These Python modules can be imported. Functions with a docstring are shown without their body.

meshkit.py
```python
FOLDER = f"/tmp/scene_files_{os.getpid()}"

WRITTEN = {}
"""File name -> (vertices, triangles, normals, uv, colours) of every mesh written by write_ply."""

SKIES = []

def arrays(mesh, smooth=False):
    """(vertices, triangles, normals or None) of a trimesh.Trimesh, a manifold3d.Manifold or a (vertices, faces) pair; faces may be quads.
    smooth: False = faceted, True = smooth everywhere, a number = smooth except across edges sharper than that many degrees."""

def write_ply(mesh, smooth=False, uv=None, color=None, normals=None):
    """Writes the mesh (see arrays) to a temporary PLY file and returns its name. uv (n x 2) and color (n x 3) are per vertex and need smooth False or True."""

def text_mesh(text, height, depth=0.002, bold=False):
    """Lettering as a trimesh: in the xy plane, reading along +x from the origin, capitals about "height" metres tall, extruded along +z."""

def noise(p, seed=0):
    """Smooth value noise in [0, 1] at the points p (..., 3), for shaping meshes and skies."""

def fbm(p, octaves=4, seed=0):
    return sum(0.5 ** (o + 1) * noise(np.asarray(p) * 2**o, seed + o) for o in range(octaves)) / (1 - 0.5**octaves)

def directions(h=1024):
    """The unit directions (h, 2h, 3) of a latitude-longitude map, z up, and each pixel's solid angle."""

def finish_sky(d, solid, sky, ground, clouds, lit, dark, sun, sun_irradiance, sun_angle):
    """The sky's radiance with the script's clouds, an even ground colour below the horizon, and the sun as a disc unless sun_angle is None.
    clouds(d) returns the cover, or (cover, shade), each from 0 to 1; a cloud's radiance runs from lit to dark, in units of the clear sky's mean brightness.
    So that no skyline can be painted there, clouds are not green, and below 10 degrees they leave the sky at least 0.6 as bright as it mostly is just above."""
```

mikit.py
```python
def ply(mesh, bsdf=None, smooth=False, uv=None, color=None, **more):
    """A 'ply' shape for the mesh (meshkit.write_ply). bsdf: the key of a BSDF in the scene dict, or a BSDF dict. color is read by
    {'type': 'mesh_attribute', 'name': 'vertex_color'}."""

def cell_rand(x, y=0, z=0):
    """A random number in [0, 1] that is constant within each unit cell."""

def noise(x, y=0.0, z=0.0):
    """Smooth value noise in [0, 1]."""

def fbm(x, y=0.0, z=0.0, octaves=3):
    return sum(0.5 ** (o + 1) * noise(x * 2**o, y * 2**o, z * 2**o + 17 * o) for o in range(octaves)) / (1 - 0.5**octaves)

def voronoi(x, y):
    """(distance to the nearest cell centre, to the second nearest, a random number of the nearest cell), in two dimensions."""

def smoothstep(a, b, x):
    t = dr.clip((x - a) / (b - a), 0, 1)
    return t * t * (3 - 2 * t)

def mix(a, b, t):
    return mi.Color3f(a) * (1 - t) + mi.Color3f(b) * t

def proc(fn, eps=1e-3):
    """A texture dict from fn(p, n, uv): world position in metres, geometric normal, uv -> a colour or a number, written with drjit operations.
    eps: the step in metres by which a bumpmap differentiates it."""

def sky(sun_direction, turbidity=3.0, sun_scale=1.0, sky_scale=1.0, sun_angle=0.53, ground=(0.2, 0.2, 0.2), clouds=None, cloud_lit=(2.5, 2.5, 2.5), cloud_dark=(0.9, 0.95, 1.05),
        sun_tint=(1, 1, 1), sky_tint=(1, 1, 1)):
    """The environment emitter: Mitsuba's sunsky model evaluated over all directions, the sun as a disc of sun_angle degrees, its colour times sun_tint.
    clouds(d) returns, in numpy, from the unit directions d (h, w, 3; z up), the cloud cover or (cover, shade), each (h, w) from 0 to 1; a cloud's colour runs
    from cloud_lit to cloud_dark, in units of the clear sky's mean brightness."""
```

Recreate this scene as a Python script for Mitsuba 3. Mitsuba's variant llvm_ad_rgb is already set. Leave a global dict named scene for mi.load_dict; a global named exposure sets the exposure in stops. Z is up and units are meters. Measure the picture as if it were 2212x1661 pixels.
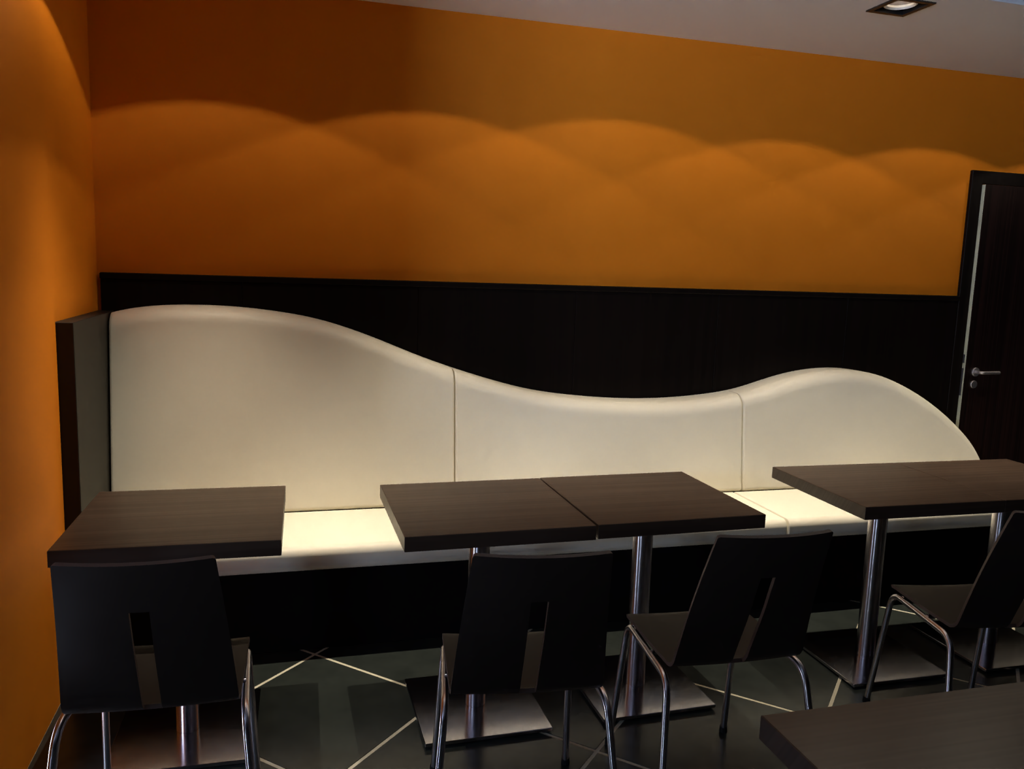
import math
import numpy as np, trimesh, mitsuba as mi, mikit, drjit as dr
import manifold3d as m3
from shapely.geometry import Polygon, box as sbox
from shapely import affinity
from scipy.interpolate import PchipInterpolator, CubicSpline

T = mi.ScalarTransform4f
scene, labels = {}, {}
exposure = 0.0

# ---------------------------------------------------------------- camera
EYE = np.array([0.76624, -3.87024, 1.55688])
FWD = np.array([0.26657343, 0.95335007, -0.14164127])
UP = np.array([0.00619171, 0.14526209, 0.98937384])
scene['camera'] = {'type': 'perspective', 'fov': 64.156, 'fov_axis': 'x', 'near_clip': 0.05, 'far_clip': 200.0,
                   'to_world': T().look_at(origin=EYE.tolist(), target=(EYE + FWD).tolist(), up=UP.tolist())}

# ---------------------------------------------------------------- daylight and downlights
DAY = np.array([0.60, 0.74, 1.0])          # daylight colour of the glowing panes added behind the camera and low in the left wall
DAY_WINDOW, DAY_SIDE = 75.0, 18.0
LAMP_Z, LAMP_Y = 2.704, -0.776
LAMPS = [(0.47, 59.3), (1.41, 61.0), (2.35, 63.3), (3.283, 61.5), (4.20, 62.6), (5.14, 62.0)]
WARM = np.array([1.0, 0.88, 0.67])
SPILL, BEAM = 0.76, 11.0
def lamp_profile(cut):
    """candela over the angle from the axis: the reflector's beam, and the bare bulb's spill that the cap dims towards the axis"""
    k = math.tan(math.radians(cut))
    def fn(p, n, uv):
        t = dr.rad2deg(dr.atan(dr.sqrt(dr.square(uv.x - 0.5) + dr.square(uv.y - 0.5)) * 2 * k))
        v = BEAM * dr.exp(-dr.square(dr.square(t / 21.5))) + SPILL * (0.22 + 0.78 * mikit.smoothstep(34.0, 60.0, t))
        return mi.Color3f(v)
    return mikit.proc(fn)
for i, (lx, cut) in enumerate(LAMPS):
    scene[f'downlight_light_{i}'] = {'type': 'spot', 'cutoff_angle': cut, 'beam_width': cut - 2.0, 'texture': lamp_profile(cut),
                                     'intensity': {'type': 'rgb', 'value': WARM.tolist()},
                                     'to_world': T().look_at(origin=[lx, LAMP_Y, LAMP_Z - 0.012], target=[lx, LAMP_Y, 0], up=[0, 1, 0])}

# ---------------------------------------------------------------- materials
def rgb(*c): return {'type': 'rgb', 'value': list(c)}
def mat(key, d, two=True): scene[key] = {'type': 'twosided', 'inner': d} if two else d
def grain(axis, lo, hi, fine, long):
    """wood veneer: streaks that run along axis (0 = x, 2 = z)"""
    def fn(p, n, uv):
        a = p.x if axis == 0 else p.z
        b = p.y + 0.6 * p.z if axis == 0 else p.x + 0.8 * p.y
        t = 0.55 * mikit.fbm(b * fine, a * long, 3.0, octaves=3) + 0.45 * mikit.noise(b * fine * 4.0, a * long * 1.6, 9.0)
        return mikit.mix(lo, hi, mikit.smoothstep(0.25, 0.78, t))
    return fn

mat('orange_paint', {'type': 'principled', 'base_color': mikit.proc(lambda p, n, uv: mikit.mix((0.66, 0.192, 0.006), (0.70, 0.206, 0.008), mikit.fbm(p.x * 9 + p.y * 9, p.z * 9, 1.0))), 'roughness': 0.75, 'specular': 0.25})
mat('ceiling_paint', {'type': 'diffuse', 'reflectance': rgb(0.80, 0.81, 0.84)})
mat('ceiling_grey', {'type': 'diffuse', 'reflectance': rgb(0.30, 0.31, 0.33)})
mat('table_wood', {'type': 'principled', 'base_color': mikit.proc(grain(0, (0.039, 0.0245, 0.0175), (0.051, 0.032, 0.0225), 45, 1.2)), 'roughness': 0.36, 'specular': 0.28})
mat('panel_wood', {'type': 'principled', 'base_color': mikit.proc(grain(2, (0.0045, 0.0028, 0.0025), (0.0075, 0.0044, 0.0038), 40, 1.2)), 'roughness': 0.55, 'specular': 0.12})
mat('door_wood', {'type': 'principled', 'base_color': mikit.proc(grain(2, (0.006, 0.0022, 0.002), (0.017, 0.006, 0.0055), 34, 0.8)), 'roughness': 0.55, 'specular': 0.2})
mat('chair_wood', {'type': 'principled', 'base_color': rgb(0.022, 0.0155, 0.0125), 'roughness': 0.5, 'specular': 0.15})
mat('chair_edge', {'type': 'principled', 'base_color': rgb(0.075, 0.052, 0.044), 'roughness': 0.5, 'specular': 0.3})
mat('end_panel_wood', {'type': 'principled', 'base_color': rgb(0.013, 0.011, 0.009), 'roughness': 0.5, 'specular': 0.28})
mat('lamp_white', {'type': 'diffuse', 'reflectance': rgb(0.85, 0.88, 0.86)})
mat('plinth_dark', {'type': 'principled', 'base_color': rgb(0.004, 0.003, 0.003), 'roughness': 0.7, 'specular': 0.1})
mat('cream_leather', {'type': 'principled', 'base_color': rgb(0.85, 0.805, 0.68), 'roughness': 0.48, 'specular': 0.4})
mat('slate', {'type': 'principled', 'base_color': mikit.proc(lambda p, n, uv: mikit.mix((0.015, 0.0185, 0.0175), (0.029, 0.034, 0.031), mikit.fbm(p.x * 14, p.y * 14, 2.0, octaves=4))), 'roughness': 0.22, 'specular': 0.65})
mat('grout', {'type': 'diffuse', 'reflectance': rgb(0.62, 0.57, 0.45)})
mat('chrome', {'type': 'roughconductor', 'material': 'Cr', 'alpha': 0.03, 'distribution': 'ggx'})
mat('chrome_tubing', {'type': 'roughconductor', 'material': 'Cr', 'alpha_u': 0.03, 'alpha_v': 0.10, 'distribution': 'ggx'})
mat('polished_plate', {'type': 'roughconductor', 'material': 'Cr', 'alpha': 0.02, 'distribution': 'ggx'})
mat('satin_steel', {'type': 'roughconductor', 'material': 'Cr', 'alpha': 0.25, 'distribution': 'ggx'})
mat('dull_steel', {'type': 'principled', 'base_color': rgb(0.12, 0.12, 0.14), 'metallic': 0.6, 'roughness': 0.5})
mat('pale_edge', {'type': 'diffuse', 'reflectance': rgb(0.62, 0.64, 0.50)})
mat('black_metal', {'type': 'principled', 'base_color': rgb(0.012, 0.011, 0.010), 'roughness': 0.45})
mat('rubber', {'type': 'diffuse', 'reflectance': rgb(0.01, 0.01, 0.01)})

# ---------------------------------------------------------------- helpers
def Man(m): return m3.Manifold(m3.Mesh(np.asarray(m.vertices, np.float32), np.asarray(m.faces, np.uint32)))
def tri(m):
    g = m.to_mesh()
    return trimesh.Trimesh(np.array(g.vert_properties[:, :3]), np.array(g.tri_verts), process=False)
def box(x0, x1, y0, y1, z0, z1):
    b = trimesh.creation.box((x1 - x0, y1 - y0, z1 - z0)); b.apply_translation(((x0 + x1) / 2, (y0 + y1) / 2, (z0 + z1) / 2)); return b
def cbox(x0, x1, y0, y1, z0, z1, c=0.002):
    """box with chamfered edges"""
    pts = []
    for sx, x in ((1, x0), (-1, x1)):
        for sy, y in ((1, y0), (-1, y1)):
            for sz, z in ((1, z0), (-1, z1)):
                pts += [(x + sx * c, y + sy * c, z), (x + sx * c, y, z + sz * c), (x, y + sy * c, z + sz * c)]
    return trimesh.convex.convex_hull(np.array(pts))
def lathe(profile, sections=40): return trimesh.creation.revolve(np.array(profile, float), sections=sections)
def tube(path, r, sides=14, cap=True):
    p = np.asarray(path, float); t = np.gradient(p, axis=0); t /= np.linalg.norm(t, axis=1, keepdims=True)
    a = np.cross(t[0], [1.0, 0, 0] if abs(t[0][0]) < .8 else [0, 1.0, 0]); a /= np.linalg.norm(a)
    rows = []; s1 = sides + 1
    for k in range(len(p)):
        a = a - t[k] * (a @ t[k]); a /= np.linalg.norm(a); b = np.cross(t[k], a)
        g = np.arange(s1) * 2 * np.pi / sides
        rows.append(p[k] + r * (np.cos(g)[:, None] * a + np.sin(g)[:, None] * b))
    v = np.vstack(rows); f = []
    for k in range(len(p) - 1):
        for j in range(sides):
            A, B = k * s1 + j, k * s1 + j + 1
            f += [(A, B, B + s1), (A, B + s1, A + s1)]
    if cap:
        v = np.vstack([v, p[0], p[-1]]); n = len(v)
        for j in range(sides):
            f += [(n - 2, j + 1, j), (n - 1, (len(p) - 1) * s1 + j, (len(p) - 1) * s1 + j + 1)]
    return trimesh.Trimesh(v, f, process=False)
def chrome_tube(path, r, sides=20):
    """open-ended tube whose polish marks run round it: uv runs round and along, normals are exact"""
    m = tube(path, r, sides, cap=False); n = len(path); s1 = sides + 1
    L = np.r_[0, np.cumsum(np.linalg.norm(np.diff(np.asarray(path, float), axis=0), axis=1))]
    uv = np.stack([np.tile(np.arange(s1) / sides, n), np.repeat(L, s1)], 1)
    v = np.asarray(m.vertices).reshape(n, s1, 3); nr = v - np.asarray(path, float)[:, None]; nr /= np.linalg.norm(nr, axis=2, keepdims=True)
    import meshkit
    return {'type': 'ply', 'filename': meshkit.write_ply((m.vertices, m.faces), False, uv, None, normals=nr.reshape(-1, 3)), 'face_normals': False, 'bsdf': {'type': 'ref', 'id': 'chrome_tubing'}}
def fillet(pts, r, n=8):
    pts = [np.asarray(q, float) for q in pts]; out = [pts[0]]
    for a, b, c in zip(pts, pts[1:], pts[2:]):
        u, w = (a - b) / np.linalg.norm(a - b), (c - b) / np.linalg.norm(c - b)
        for k in range(n + 1):
            s = k / n; out.append(b + r * ((1 - s) ** 2 * u + s ** 2 * w))
    return np.array(out + [pts[-1]])
def mikit_s(t):
    t = min(1.0, max(0.0, t)); return t * t * (3 - 2 * t)
def numbered(key):
    if key not in scene and not any(k.startswith(key + '__') for k in scene): return key
    n = 1
    while f'{key}_{n:03d}' in scene or any(k.startswith(f'{key}_{n:03d}__') for k in scene): n += 1
    return f'{key}_{n:03d}'
def add(key, mesh, bsdf, smooth=False, label=None, **more):
    key = numbered(key)
    scene[key] = mesh if isinstance(mesh, dict) else mikit.ply(mesh, bsdf, smooth=smooth, **more)
    if label: labels[key] = {'label': label}
    return key
def struct(key, label, category): labels[key] = {'label': label, 'category': category, 'kind': 'structure'}
def thing(key, label, category, group=None):
    labels[key] = {'label': label, 'category': category}
    if group: labels[key]['group'] = group

# ---------------------------------------------------------------- room
RX, RY, SOF, CEIL = 6.6, -5.6, 2.704, 3.02
SOF_Y = -0.97
add('floor', box(-4.4, RX + 0.2, RY - 0.2, 0.2, -0.12, -0.0016), 'grout'); struct('floor', 'dark slate tiled floor laid diagonally with pale joints', 'floor')
G, HALF = 0.868, 0.0090          # joint spacing in x+y and x-y; half joint width in the same measure
rooms = [sbox(0.0006, RY, RX - 0.0006, -0.0006), sbox(-1.897, RY, 0.0029, -2.153), sbox(-4.197, RY, -1.8971, -3.723)]
near = []
for i in range(-18, 20):
    for j in range(-7, 20):
        s0, s1 = 0.170 + i * G + HALF, 0.170 + (i + 1) * G - HALF      # x + y
        d0, d1 = 1.571 + (j - 2) * G + HALF, 1.571 + (j - 1) * G - HALF  # x - y
        pg = Polygon([((s + d) / 2, (s - d) / 2) for s, d in ((s0, d0), (s1, d0), (s1, d1), (s0, d1))])
        near += [c for c in (pg.intersection(r) for r in rooms) if c.geom_type == 'Polygon' and c.area > 1e-5]
for pg in near:
    top = pg.buffer(-0.0012, join_style=2)
    v = np.vstack([np.c_[np.array(pg.exterior.coords)[:-1], np.full(len(pg.exterior.coords) - 1, -0.0025)], np.c_[np.array(pg.exterior.coords)[:-1], np.full(len(pg.exterior.coords) - 1, -0.001)],
                   np.c_[np.array(top.exterior.coords)[:-1], np.zeros(len(top.exterior.coords) - 1)]])
    add('floor__tile', trimesh.convex.convex_hull(v), 'slate')

add('wall_back', box(-0.2, RX + 0.2, 0.0, 0.2, 0, CEIL + 0.1), 'orange_paint'); struct('wall_back', 'orange painted back wall washed by downlights in overlapping scallops', 'wall')
seams = [0.004, 0.58, 1.37, 2.16, 2.95, 3.74, 4.478]
for a, b in zip(seams, seams[1:]):
    add('wall_back__wainscot_panel', cbox(a + 0.0008, b - 0.0008, -0.018, -0.0005, 0.0, 1.452, 0.0012), 'panel_wood')
add('trim_1', cbox(0.004, 4.478, -0.030, -0.0005, 1.4525, 1.480, 0.004), 'panel_wood'); struct('trim_1', 'dark wood capping rail along the top of the wainscot panels', 'trim')
# left wall: it ends at a corner outside the picture, behind which the entrance area opens to the unseen window that lights the back wall
LY = -2.15
lw = m3.Manifold.batch_boolean([Man(box(-0.2, 0.0, LY, -0.735, 0, CEIL + 0.1)), Man(box(-0.2, -0.010, -0.736, 0.0, 0, CEIL + 0.1))], m3.OpType.Add)
WY0, WY1, WZ0, WZ1 = -1.83, -1.55, 0.03, 0.46      # low unseen opening, its glowing pane added to put highlights on the chrome
lw = lw - Man(box(-0.4, 0.1, WY0, WY1, WZ0, WZ1))
add('wall_left', tri(lw), 'orange_paint'); struct('wall_left', 'orange painted left wall beside the bench with a downlight scallop', 'wall')
add('window_2__frame', tri(Man(box(-0.15, -0.08, WY0, WY1, WZ0, WZ1)) - Man(box(-0.2, 0, WY0 + 0.04, WY1 - 0.04, WZ0 + 0.04, WZ1 - 0.04))), 'black_metal')
q = trimesh.Trimesh([(-0.11, WY0 + .04, WZ0 + .04), (-0.11, WY1 - .04, WZ0 + .04), (-0.11, WY1 - .04, WZ1 - .04), (-0.11, WY0 + .04, WZ1 - .04)], [(0, 1, 2), (0, 2, 3)], process=False)
add('window_2__glowing_pane', {**mikit.ply(q, 'ceiling_paint'), 'emitter': {'type': 'area', 'radiance': rgb(*(DAY * DAY_SIDE))}}, None)
struct('window_2', 'low unseen glowing window added in the left wall for highlights on the chrome', 'window')
EX, NX, NY = -4.2, -1.9, -3.72
add('wall_entrance', box(NX, -0.2, LY, LY + 0.2, 0, CEIL + 0.1), 'panel_wood'); struct('wall_entrance', 'dark panelled wall of the entrance area', 'wall')
near_wall = Man(box(NX - 0.2, NX, NY, LY + 0.2, 0, CEIL + 0.1)) + Man(box(EX, NX - 0.1, NY, NY + 0.2, 0, CEIL + 0.1))
add('wall_side_entrance', tri(near_wall), 'panel_wood'); struct('wall_side_entrance', 'dark panelled wall at the entrance', 'wall')
add('wall_far_left', box(EX - 0.2, EX, RY, NY + 0.2, 0, CEIL + 0.1), 'panel_wood'); struct('wall_far_left', 'dark panelled far left wall', 'wall')
add('added_screen__panel', cbox(-2.1, 0.5, -4.12, -4.08, 0.82, 1.58, 0.004), 'panel_wood')  # unseen blocker, added to keep window daylight off the chair backs
for px in (-2.05, -0.8, 0.45): add('added_screen__post', cbox(px - 0.025, px + 0.025, -4.125, -4.075, 0.001, 0.82, 0.002), 'black_metal')
struct('added_screen', 'unseen dark screen on posts, added to keep the window daylight off the chairs', 'wall')
FX0, FX1, FZ0, FZ1 = -3.72, -2.05, 1.0, 2.40  # unseen window, placed and sized so its glowing panes daylight the back wall
add('wall_front', tri(Man(box(EX - 0.2, RX + 0.2, RY - 0.2, RY, 0, CEIL + 0.1)) - Man(box(FX0, FX1, RY - 0.4, RY + 0.1, FZ0, FZ1))), 'panel_wood'); struct('wall_front', 'dark panelled wall opposite the bench', 'wall')
mid = (FX0 + FX1) / 2
add('window_1__frame', tri(Man(box(FX0, FX1, RY - 0.13, RY - 0.05, FZ0, FZ1)) - Man(box(FX0 + 0.05, mid - 0.02, RY - 0.2, RY, FZ0 + 0.05, FZ1 - 0.05)) - Man(box(mid + 0.02, FX1 - 0.05, RY - 0.2, RY, FZ0 + 0.05, FZ1 - 0.05))), 'black_metal')
for a, b in ((FX0 + 0.05, mid - 0.02), (mid + 0.02, FX1 - 0.05)):
    q = trimesh.Trimesh([(a, RY - 0.09, FZ0 + .05), (b, RY - 0.09, FZ0 + .05), (b, RY - 0.09, FZ1 - .05), (a, RY - 0.09, FZ1 - .05)], [(0, 2, 1), (0, 3, 2)], process=False)
    add('window_1__glowing_pane', {**mikit.ply(q, 'ceiling_paint'), 'emitter': {'type': 'area', 'radiance': rgb(*(DAY * DAY_WINDOW))}}, None)
struct('window_1', 'unseen window with glowing panes in the wall opposite the bench, placed to daylight the back wall', 'window')
add('wall_right', box(RX, RX + 0.2, RY, 0.0, 0, CEIL + 0.1), 'panel_wood'); struct('wall_right', 'dark panelled right wall', 'wall')
# ceiling: raised field and the lowered strip along the back wall with its recesses
FIX = 0.083
add('ceiling', box(-4.4, RX + 0.2, RY - 0.2, 0.2, CEIL, CEIL + 0.15), 'ceiling_grey'); struct('ceiling', 'grey ceiling with a lowered white strip along the back wall', 'ceiling')
strip = sbox(0.0, SOF_Y, RX, 0.0)
for lx, _ in LAMPS: strip = strip.difference(sbox(lx - FIX, LAMP_Y - FIX, lx + FIX, LAMP_Y + FIX))
slab = trimesh.creation.extrude_polygon(strip, CEIL - SOF - 0.001, engine='earcut'); slab.apply_translation((0, 0, SOF))
add('ceiling__lowered_strip', slab, 'ceiling_paint')

# ---------------------------------------------------------------- recessed downlights
def square_ring(a, b, z0, z1):
    return tri(Man(box(-a, a, -a, a, z0, z1)) - Man(box(-b, b, -b, b, z0 - 0.1, z1 + 0.1)))
fx = {
    'trim_ring': mikit.ply(square_ring(0.096, 0.076, -0.006, 0.0), 'black_metal'),
    'recess_box': mikit.ply(tri(Man(box(-0.0825, 0.0825, -0.0825, 0.0825, 0.001, 0.15)) - Man(box(-0.076, 0.076, -0.076, 0.076, -0.1, 0.144))), 'black_metal'),
    'lamp_ring': mikit.ply(lathe([(0.055, 0.012), (0.060, 0.004), (0.066, 0.006), (0.068, 0.016), (0.064, 0.030), (0.058, 0.030), (0.055, 0.012)], 48), 'lamp_white', smooth=40),
    'reflector': mikit.ply(lathe([(0.057, 0.020), (0.050, 0.050), (0.036, 0.080), (0.014, 0.098), (0.0, 0.100), (0.0, 0.104), (0.018, 0.102), (0.040, 0.083), (0.054, 0.052), (0.059, 0.022), (0.057, 0.020)], 48), 'satin_steel', smooth=40),
    'bulb_cap': mikit.ply(lathe([(0.0, 0.036), (0.013, 0.038), (0.016, 0.046), (0.014, 0.052), (0.0, 0.052)], 32), 'dull_steel', smooth=40),
    'bulb': {**mikit.ply(lathe([(0.0, 0.053), (0.010, 0.054), (0.011, 0.075), (0.007, 0.097), (0.0, 0.099)], 24), 'pale_edge', smooth=40), 'emitter': {'type': 'area', 'radiance': rgb(14.0, 11.5, 8.0)}},
}
place_words = ['nearest the left wall', 'second from the left wall', 'third from the left wall', 'the one in view', 'above the door side', 'last in the row past the door']
for i, (lx, _) in enumerate(LAMPS):
    if i in (5,): continue
    k = numbered('downlight')
    for part, d in fx.items():
        scene[f'{k}__{part}'] = {**d, 'to_world': T().translate([lx, LAMP_Y, SOF])}
    thing(k, 'square black recessed downlight with round chrome lamp, ' + place_words[i], 'downlight', 'recessed downlights in the ceiling strip')

# ---------------------------------------------------------------- door on the right of the back wall
DX0, DX1, DZ = 4.556, 5.42, 2.106
struct('door_1', 'dark reddish wood door standing slightly proud of its dark frame, with lever handle', 'door')
fm = Man(cbox(4.480, DX1 + 0.08, -0.022, -0.0005, 0.0, 2.182, 0.003)) - Man(box(DX0 - 0.004, DX1 + 0.004, -0.2, 0.2, -0.1, DZ + 0.006))
add('door_1__frame', tri(fm), 'panel_wood')
add('door_1__leaf', cbox(DX0 + 0.0015, DX1, -0.042, -0.001, 0.008, DZ, 0.001), 'door_wood')
add('door_1__leaf__edge_strip', cbox(DX0 - 0.001, DX0 + 0.0015, -0.041, -0.001, 0.008, DZ - 0.001, 0.0004), 'pale_edge', label='pale raw door edge')
for z0, z1 in ((0.905, 1.065), (1.095, 1.145)):
    add('door_1__leaf__lock_plate', cbox(DX0 - 0.0022, DX0 - 0.0008, -0.033, -0.010, z0, z1, 0.0004), 'dull_steel', label='grey steel lock plate in the door edge')
hx = 4.628
def ydisk(r, t, x, z, y):
    m = lathe([(0, 0), (r - 0.002, 0), (r, 0.002), (r, t), (0, t)], 36); m.apply_transform(trimesh.transformations.rotation_matrix(-math.pi / 2, (1, 0, 0))); m.apply_translation((x, y - t, z)); return m
rose = trimesh.util.concatenate([ydisk(0.026, 0.010, hx, 1.045, -0.0425), tube(fillet([(hx, -0.052, 1.045), (hx, -0.092, 1.045), (hx + 0.125, -0.092, 1.046)], 0.016), 0.0095)])
add('door_1__leaf__lever_handle', rose, 'satin_steel', smooth=40, label='satin steel lever handle on a round rose')
add('door_1__leaf__keyhole_rose', ydisk(0.023, 0.009, hx - 0.003, 0.972, -0.0425), 'satin_steel', smooth=40, label='round steel keyhole rose')

# ---------------------------------------------------------------- banquette
B = 'banquette'
thing(B, 'long built-in bench with cream leather seat and wavy cream backrest on a black plinth', 'bench')
BX0, BX1 = 0.056, 4.60
add(f'{B}__base', cbox(BX0 + 0.001, BX1, -0.655, -0.020, 0.001, 0.360, 0.002), 'plinth_dark', label='black plinth')
add(f'{B}__end_panel', cbox(-0.009, 0.055, -0.731, -0.020, 0.001, 1.318, 0.002), 'end_panel_wood', label='tall dark wood end panel against the left wall')
CX = [BX0 + 0.003, 1.505, 2.968, BX1 - 0.003]
for a, b in zip(CX, CX[1:]):
    ball = m3.Manifold.sphere(1.0, 36)
    m = tri(m3.Manifold.batch_hull([ball.scale((0.008, r, r)).translate((x, y, z)) for x in (a + 0.009, b - 0.009) for y, r in ((-0.750 + 0.034, 0.034), (-0.258 - 0.016, 0.016)) for z in (0.3605 + r, 0.460 - r)]))
    add(f'{B}__seat_cushion', m, 'cream_leather', smooth=50)
WAVE = [(0.049, 1.311), (0.17, 1.337), (0.352, 1.35), (0.54, 1.346), (0.733, 1.327), (0.892, 1.299), (1.034, 1.259), (1.201, 1.198), (1.351, 1.138), (1.534, 1.073), (1.709, 1.019), (1.919, 0.966), (2.159, 0.932), (2.381, 0.915),
        (2.662, 0.914), (2.897, 0.932), (3.062, 0.958), (3.272, 1.017), (3.466, 1.058), (3.667, 1.07), (3.847, 1.05), (4.035, 0.987), (4.235, 0.881), (4.411, 0.75), (4.523, 0.634), (4.574, 0.55), (4.603, 0.474)]
wv = np.array(WAVE); ww = np.r_[0, np.cumsum(np.hypot(*np.diff(wv, axis=0).T))]
wx, wz = CubicSpline(ww, wv[:, 0]), CubicSpline(ww, wv[:, 1])
BOT, ROLL = 0.454, 0.074
yfront = lambda z: -0.265 + (z - 0.45) / 0.9 * 0.10
def backrest_panel(x0, x1, left_seam, right_seam):
    s = np.linspace(0, ww[-1], 4000); xs = wx(s)
    sa, sb = s[np.argmin(np.abs(xs - x0))], s[np.argmin(np.abs(xs - x1))]
    rs = 0.012
    e = rs * (1 - np.cos(np.linspace(0, math.pi / 2, 7)))
    u = np.r_[sa + e, np.linspace(sa + rs, sb - rs, 90)[1:-1], sb - e[::-1]]
    cols = []
    for q in u:
        c = np.array([wx(q), wz(q)]); d = np.array([wx(q, 1), wz(q, 1)]); d /= np.linalg.norm(d); n = np.array([-d[1], d[0]])
        w = 1.0
        if left_seam: w = min(w, mikit_s((q - sa) / 0.16))
        if right_seam: w = min(w, mikit_s((sb - q) / 0.16))
        ci = c - ROLL * np.array([n[0] * w, n[1] + (1 / max(n[1], 0.3) - n[1]) * (1 - w)]); ci[1] = max(ci[1], BOT + 0.03)
        bx = float(np.clip(ci[0], x0, x1))
        dep = 0.0
        for on, dist in ((left_seam, q - sa), (right_seam, sb - q)):
            if on and dist < rs: dep = max(dep, rs * (1 - math.sqrt(max(0, 1 - (1 - dist / rs) ** 2))))
        col = [(bx, yfront(BOT) + dep + 0.024 - g, BOT + h) for g, h in ((0, 0), (0.010, 0.003), (0.018, 0.009), (0.0225, 0.017), (0.024, 0.026))]
        for k in range(1, 13):
            f = k / 12; z = BOT + 0.026 + (ci[1] - BOT - 0.026) * f
            col.append((bx + (ci[0] - bx) * f, yfront(z) + dep, z))
        y0 = yfront(ci[1]) + dep
        for k in range(1, 13):
            a = k / 12 * math.pi / 2
            pt = ci + (c - ci) * math.sin(a)
            col.append((pt[0], y0 + (ROLL) * (1 - math.cos(a)), pt[1]))
        col += [(c[0], -0.034, c[1]), (c[0] if c[1] > BOT else bx, -0.026, c[1] - 0.01 if c[1] - 0.01 > BOT else BOT), (bx, -0.026, BOT)]
        cols.append(col)
    v = np.array(cols); n, m = v.shape[:2]; V = v.reshape(-1, 3); F = []
    for i in range(n - 1):
        for j in range(m):
            a, b = i * m + j, i * m + (j + 1) % m
            F += [(a, a + m, b + m), (a, b + m, b)]
    for i, flip in ((0, False), (n - 1, True)):
        c0 = len(V); V = np.vstack([V, v[i].mean(0)])
        for j in range(m):
            a, b = i * m + j, i * m + (j + 1) % m
            F.append((a, b, c0) if not flip else (b, a, c0))
    mesh = trimesh.Trimesh(V, F, process=False)
    if mesh.volume < 0: mesh.invert()
    return mesh
PX = [BX0 + 0.004, 1.519, 3.021, 4.6025]
for k in range(3):
    add(f'{B}__backrest_panel', backrest_panel(PX[k] + (0.0020 if k else 0), PX[k + 1] - (0.0020 if k < 2 else 0), True, k < 2), 'cream_leather', smooth=45,
        label=('tall rounded backrest panel at the left end', 'low dipping middle backrest panel', 'humped backrest panel at the right end')[k])

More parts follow.
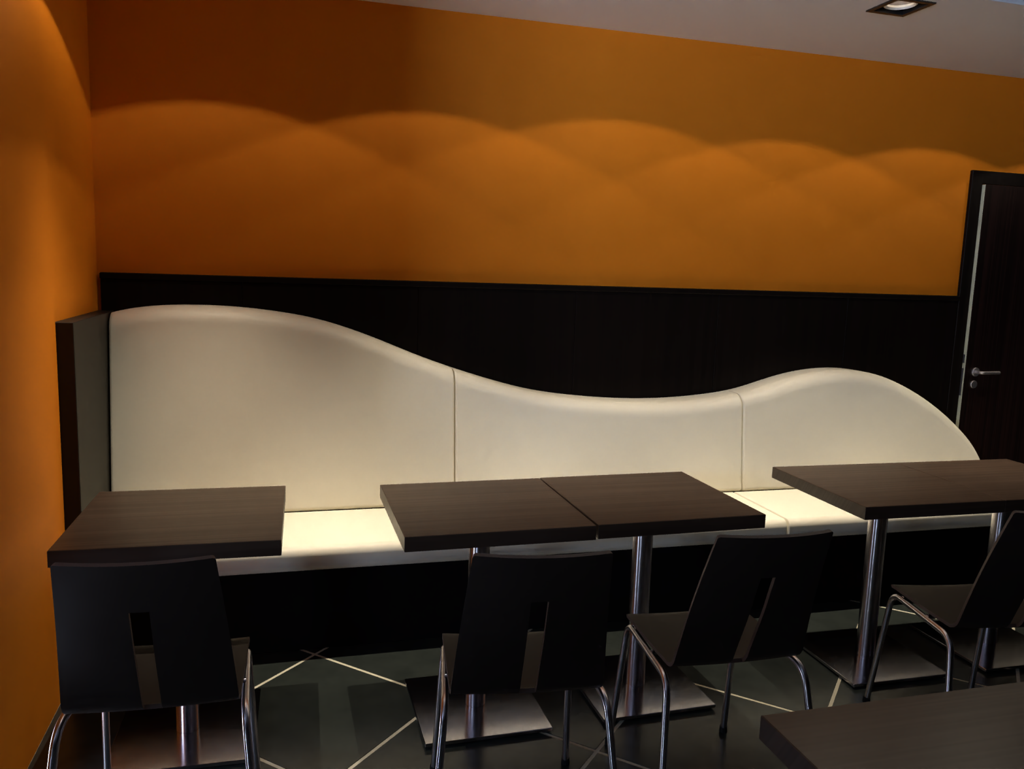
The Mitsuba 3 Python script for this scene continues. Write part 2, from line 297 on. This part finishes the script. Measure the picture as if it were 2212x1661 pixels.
# ---------------------------------------------------------------- tables
W_, D_, TT = 0.6160, 0.5987, 0.0485
tp = {
    'tabletop': mikit.ply(cbox(0.0012, W_ - 0.0012, 0.0012, D_ - 0.0012, 0.75 - TT, 0.75, 0.0012), 'table_wood'),
    'edge_band': mikit.ply(tri(Man(cbox(0, W_, 0, D_, 0.75 - TT + 0.0008, 0.75 - 0.0008, 0.0008)) - Man(box(0.0011, W_ - 0.0011, 0.0011, D_ - 0.0011, 0, 1))), 'table_wood'),
    'pole': chrome_tube([(0, 0, z) for z in np.linspace(0.021, 0.692, 6)], 0.0365, 64),
    'mounting_plate': mikit.ply(cbox(W_ / 2 - 0.12, W_ / 2 + 0.12, D_ / 2 - 0.12, D_ / 2 + 0.12, 0.6925, 0.701, 0.001), 'black_metal'),
    'base_plate': mikit.ply(cbox(W_ / 2 - 0.2185, W_ / 2 + 0.2185, D_ / 2 - 0.2185, D_ / 2 + 0.2185, 0.008, 0.0205, 0.002), 'polished_plate'),
    'foot': mikit.ply(trimesh.util.concatenate([]) if False else lathe([(0, 0), (0.014, 0), (0.014, 0.008), (0, 0.008)], 20), 'rubber'),
}
def table(x, y, a, label, group=None):
    k = numbered('cafe_table'); t = T().translate([x, y, 0]).rotate([0, 0, 1], math.degrees(a))
    for part, d in tp.items():
        if part == 'pole': scene[f'{k}__{part}'] = {**d, 'to_world': t @ T().translate([W_ / 2, D_ / 2, 0])}
        elif part == 'foot':
            for sx in (-1, 1):
                for sy in (-1, 1):
                    scene[numbered(f'{k}__base_plate__foot')] = {**d, 'to_world': t @ T().translate([W_ / 2 + sx * 0.195, D_ / 2 + sy * 0.195, 0])}
        else: scene[f'{k}__{part}'] = {**d, 'to_world': t}
    thing(k, label, 'table', group)
table(0.1345, -1.4768, -0.0196, 'single dark wood cafe table at the left end by the end panel', 'dark square cafe tables')
table(1.1045, -1.5260, 0.0120, 'left table of the joined middle pair, its left edge lit pale', 'dark square cafe tables')
table(1.7300, -1.5130, 0.0200, 'right table of the joined middle pair of dark cafe tables', 'dark square cafe tables')
table(2.7638, -1.4820, -0.0118, 'left table of the joined right-hand pair, in front of the bench hump', 'dark square cafe tables')
table(3.3815, -1.4895, -0.0118, 'table at the far right of the bench, joined to its neighbour and nearest the door', 'dark square cafe tables')
table(1.6120, -3.2340, 0.0, 'foreground dark cafe table cut off by the lower right corner of the picture', 'dark square cafe tables')

# ---------------------------------------------------------------- chairs
HS, SD, SF, SR, HT, LEAN, BT, CB = 0.4794, 0.3677, 0.1963, 0.1976, 0.902, 0.123, 0.1645, 0.026
def shell():
    arc = [(0.372, 0.468), (0.369, 0.474), (0.362, 0.478), (0.34, 0.4785), (0.28, 0.477), (0.20, 0.474), (0.12, 0.4735), (0.070, 0.4745)]
    cy, cz, r = 0.056, 0.522, 0.048
    arc += [(cy - r * math.sin(t), cz - r * math.cos(t)) for t in np.linspace(0.15, math.radians(74), 9)]
    y1, z1 = arc[-1]
    for f in np.linspace(0, 1, 22)[1:]:
        arc.append((y1 + (-LEAN - y1) * f + 0.008 * math.sin(math.pi * f), z1 + (HT - z1) * f))
    arc = np.array(arc); L = np.r_[0, np.cumsum(np.hypot(*np.diff(arc, axis=0).T))]
    back0 = L[16]; Ltot = L[-1]
    def hw(l):
        if l < back0: return SF + (SR - SF) * l / back0
        return SR + (BT - SR) * ((l - back0) / (Ltot - back0))
    sv = np.r_[L, [np.interp(0.775, arc[17:, 1], L[17:]), L[-1] - 0.0025, L[-1] - 0.006]]
    sv = np.unique(np.round(sv, 5))
    slot0, slot1 = L[11], np.interp(0.775, arc[17:, 1], L[17:])
    us = np.r_[-1, -0.985, np.linspace(-0.96, -0.18, 8), -0.107, 0.107, np.linspace(0.18, 0.96, 8), 0.985, 1.0]
    iL, iR = list(us).index(-0.107), list(us).index(0.107)
    P = np.zeros((len(sv), len(us), 3))
    for i, l in enumerate(sv):
        y, z = np.interp(l, L, arc[:, 0]), np.interp(l, L, arc[:, 1])
        h = hw(l)
        dtop, df = max(0.0, 0.006 - (Ltot - l)), max(0.0, 0.014 - l)
        cut = (0.006 - math.sqrt(max(0, 0.006 ** 2 - dtop ** 2))) + (0.014 - math.sqrt(max(0, 0.014 ** 2 - df ** 2)))
        wb = mikit_s((l - back0 + 0.06) / 0.25)
        for j, u in enumerate(us):
            x = u * (h - cut)
            if j in (iL, iR): x = math.copysign(0.0215, u)
            c = 1 - (x / h) ** 2
            P[i, j] = (x, y - wb * CB * c, z - (1 - wb) * 0.006 * c)
    n, m = len(sv), len(us)
    du, dv = np.gradient(P, axis=1), np.gradient(P, axis=0)
    N = np.cross(du, dv); N /= np.linalg.norm(N, axis=2, keepdims=True)
    th = 0.0055
    keep = np.ones((n - 1, m - 1), bool)
    for i in range(n - 1):
        if sv[i] >= slot0 - 1e-4 and sv[i + 1] <= slot1 + 1e-4: keep[i, iL] = False
    V = np.vstack([(P + th * N).reshape(-1, 3), (P - th * N).reshape(-1, 3)]); o = n * m; F, W = [], []
    E = {}
    for i in range(n - 1):
        for j in range(m - 1):
            if not keep[i, j]: continue
            a, b, c, d = i * m + j, i * m + j + 1, (i + 1) * m + j + 1, (i + 1) * m + j
            F += [(a, b, c), (a, c, d), (o + a, o + c, o + b), (o + a, o + d, o + c)]
            for e in ((a, b), (b, c), (c, d), (d, a)): E[e] = 1
    for a, b in E:
        if (b, a) not in E: W += [(a, o + a, o + b), (a, o + b, b)]
    whole = trimesh.Trimesh(V, F + W, process=False); s = 1 if whole.volume > 0 else -1
    out = []
    for faces in (F, W):
        m_ = trimesh.Trimesh(V, np.array(faces)[:, ::s], process=False); m_.remove_unreferenced_vertices(); out.append(m_)
    return out
ZT = HS - 0.026
def leg_frame(s):
    q = [(s * 0.2085, 0.4265, 0.006), (s * 0.190, 0.362, ZT), (s * 0.212, 0.012, ZT - 0.006), (s * 0.2516, -0.0775, 0.006)]
    return chrome_tube(fillet(q, 0.055, 10), 0.0105, 20)
def cross_bar(y, hw): return tube(np.array([(x, y, ZT + 0.0055) for x in np.linspace(-hw, hw, 8)]), 0.008, 12)
glide = lathe([(0, 0), (0.0125, 0), (0.0135, 0.003), (0.0125, 0.022), (0.0, 0.022)], 18)
pad = cbox(-0.022, 0.022, -0.014, 0.014, 0, 0.012, 0.002)
sh_faces, sh_edge = shell()
cp = {'shell': mikit.ply(sh_faces, 'chair_wood', smooth=50), 'edge_band': mikit.ply(sh_edge, 'chair_edge', smooth=40)}
cf = {s: leg_frame(s) for s in (-1, 1)}
cbars = [mikit.ply(cross_bar(0.30, 0.193), 'chrome', smooth=50), mikit.ply(cross_bar(0.15, 0.203), 'chrome', smooth=50)]
gl = mikit.ply(glide, 'rubber')
def chair(x, y, a, label):
    k = numbered('cafe_chair'); t = T().translate([x, y, 0]).rotate([0, 0, 1], math.degrees(a))
    for part, d in cp.items(): scene[f'{k}__{part}'] = {**d, 'to_world': t}
    for s in (-1, 1):
        f = numbered(f'{k}__leg_frame'); scene[f] = {**cf[s], 'to_world': t}
        for px, py in ((0.2085, 0.4265), (0.2516, -0.0775)):
            scene[numbered(f'{f}__glide')] = {**gl, 'to_world': t @ T().translate([s * px, py, 0])}
    for c in cbars: scene[numbered(f'{k}__cross_bar')] = {**c, 'to_world': t}
    thing(k, label, 'chair', 'dark chairs facing the bench')
chair(0.4521, -1.8949, -0.0353, 'dark plywood chair with chrome legs at the single table by the left wall')
chair(1.3570, -2.0105, -0.1201, 'dark plywood chair with slotted back in front of the left table of the middle pair')
chair(1.9864, -1.9741, -0.0331, 'dark plywood chair, third from left, seen with its brown seat beside the right middle table')
chair(2.9885, -1.9420, -0.1390, 'dark plywood chair at the right-hand tables, its back cut off by the picture edge')
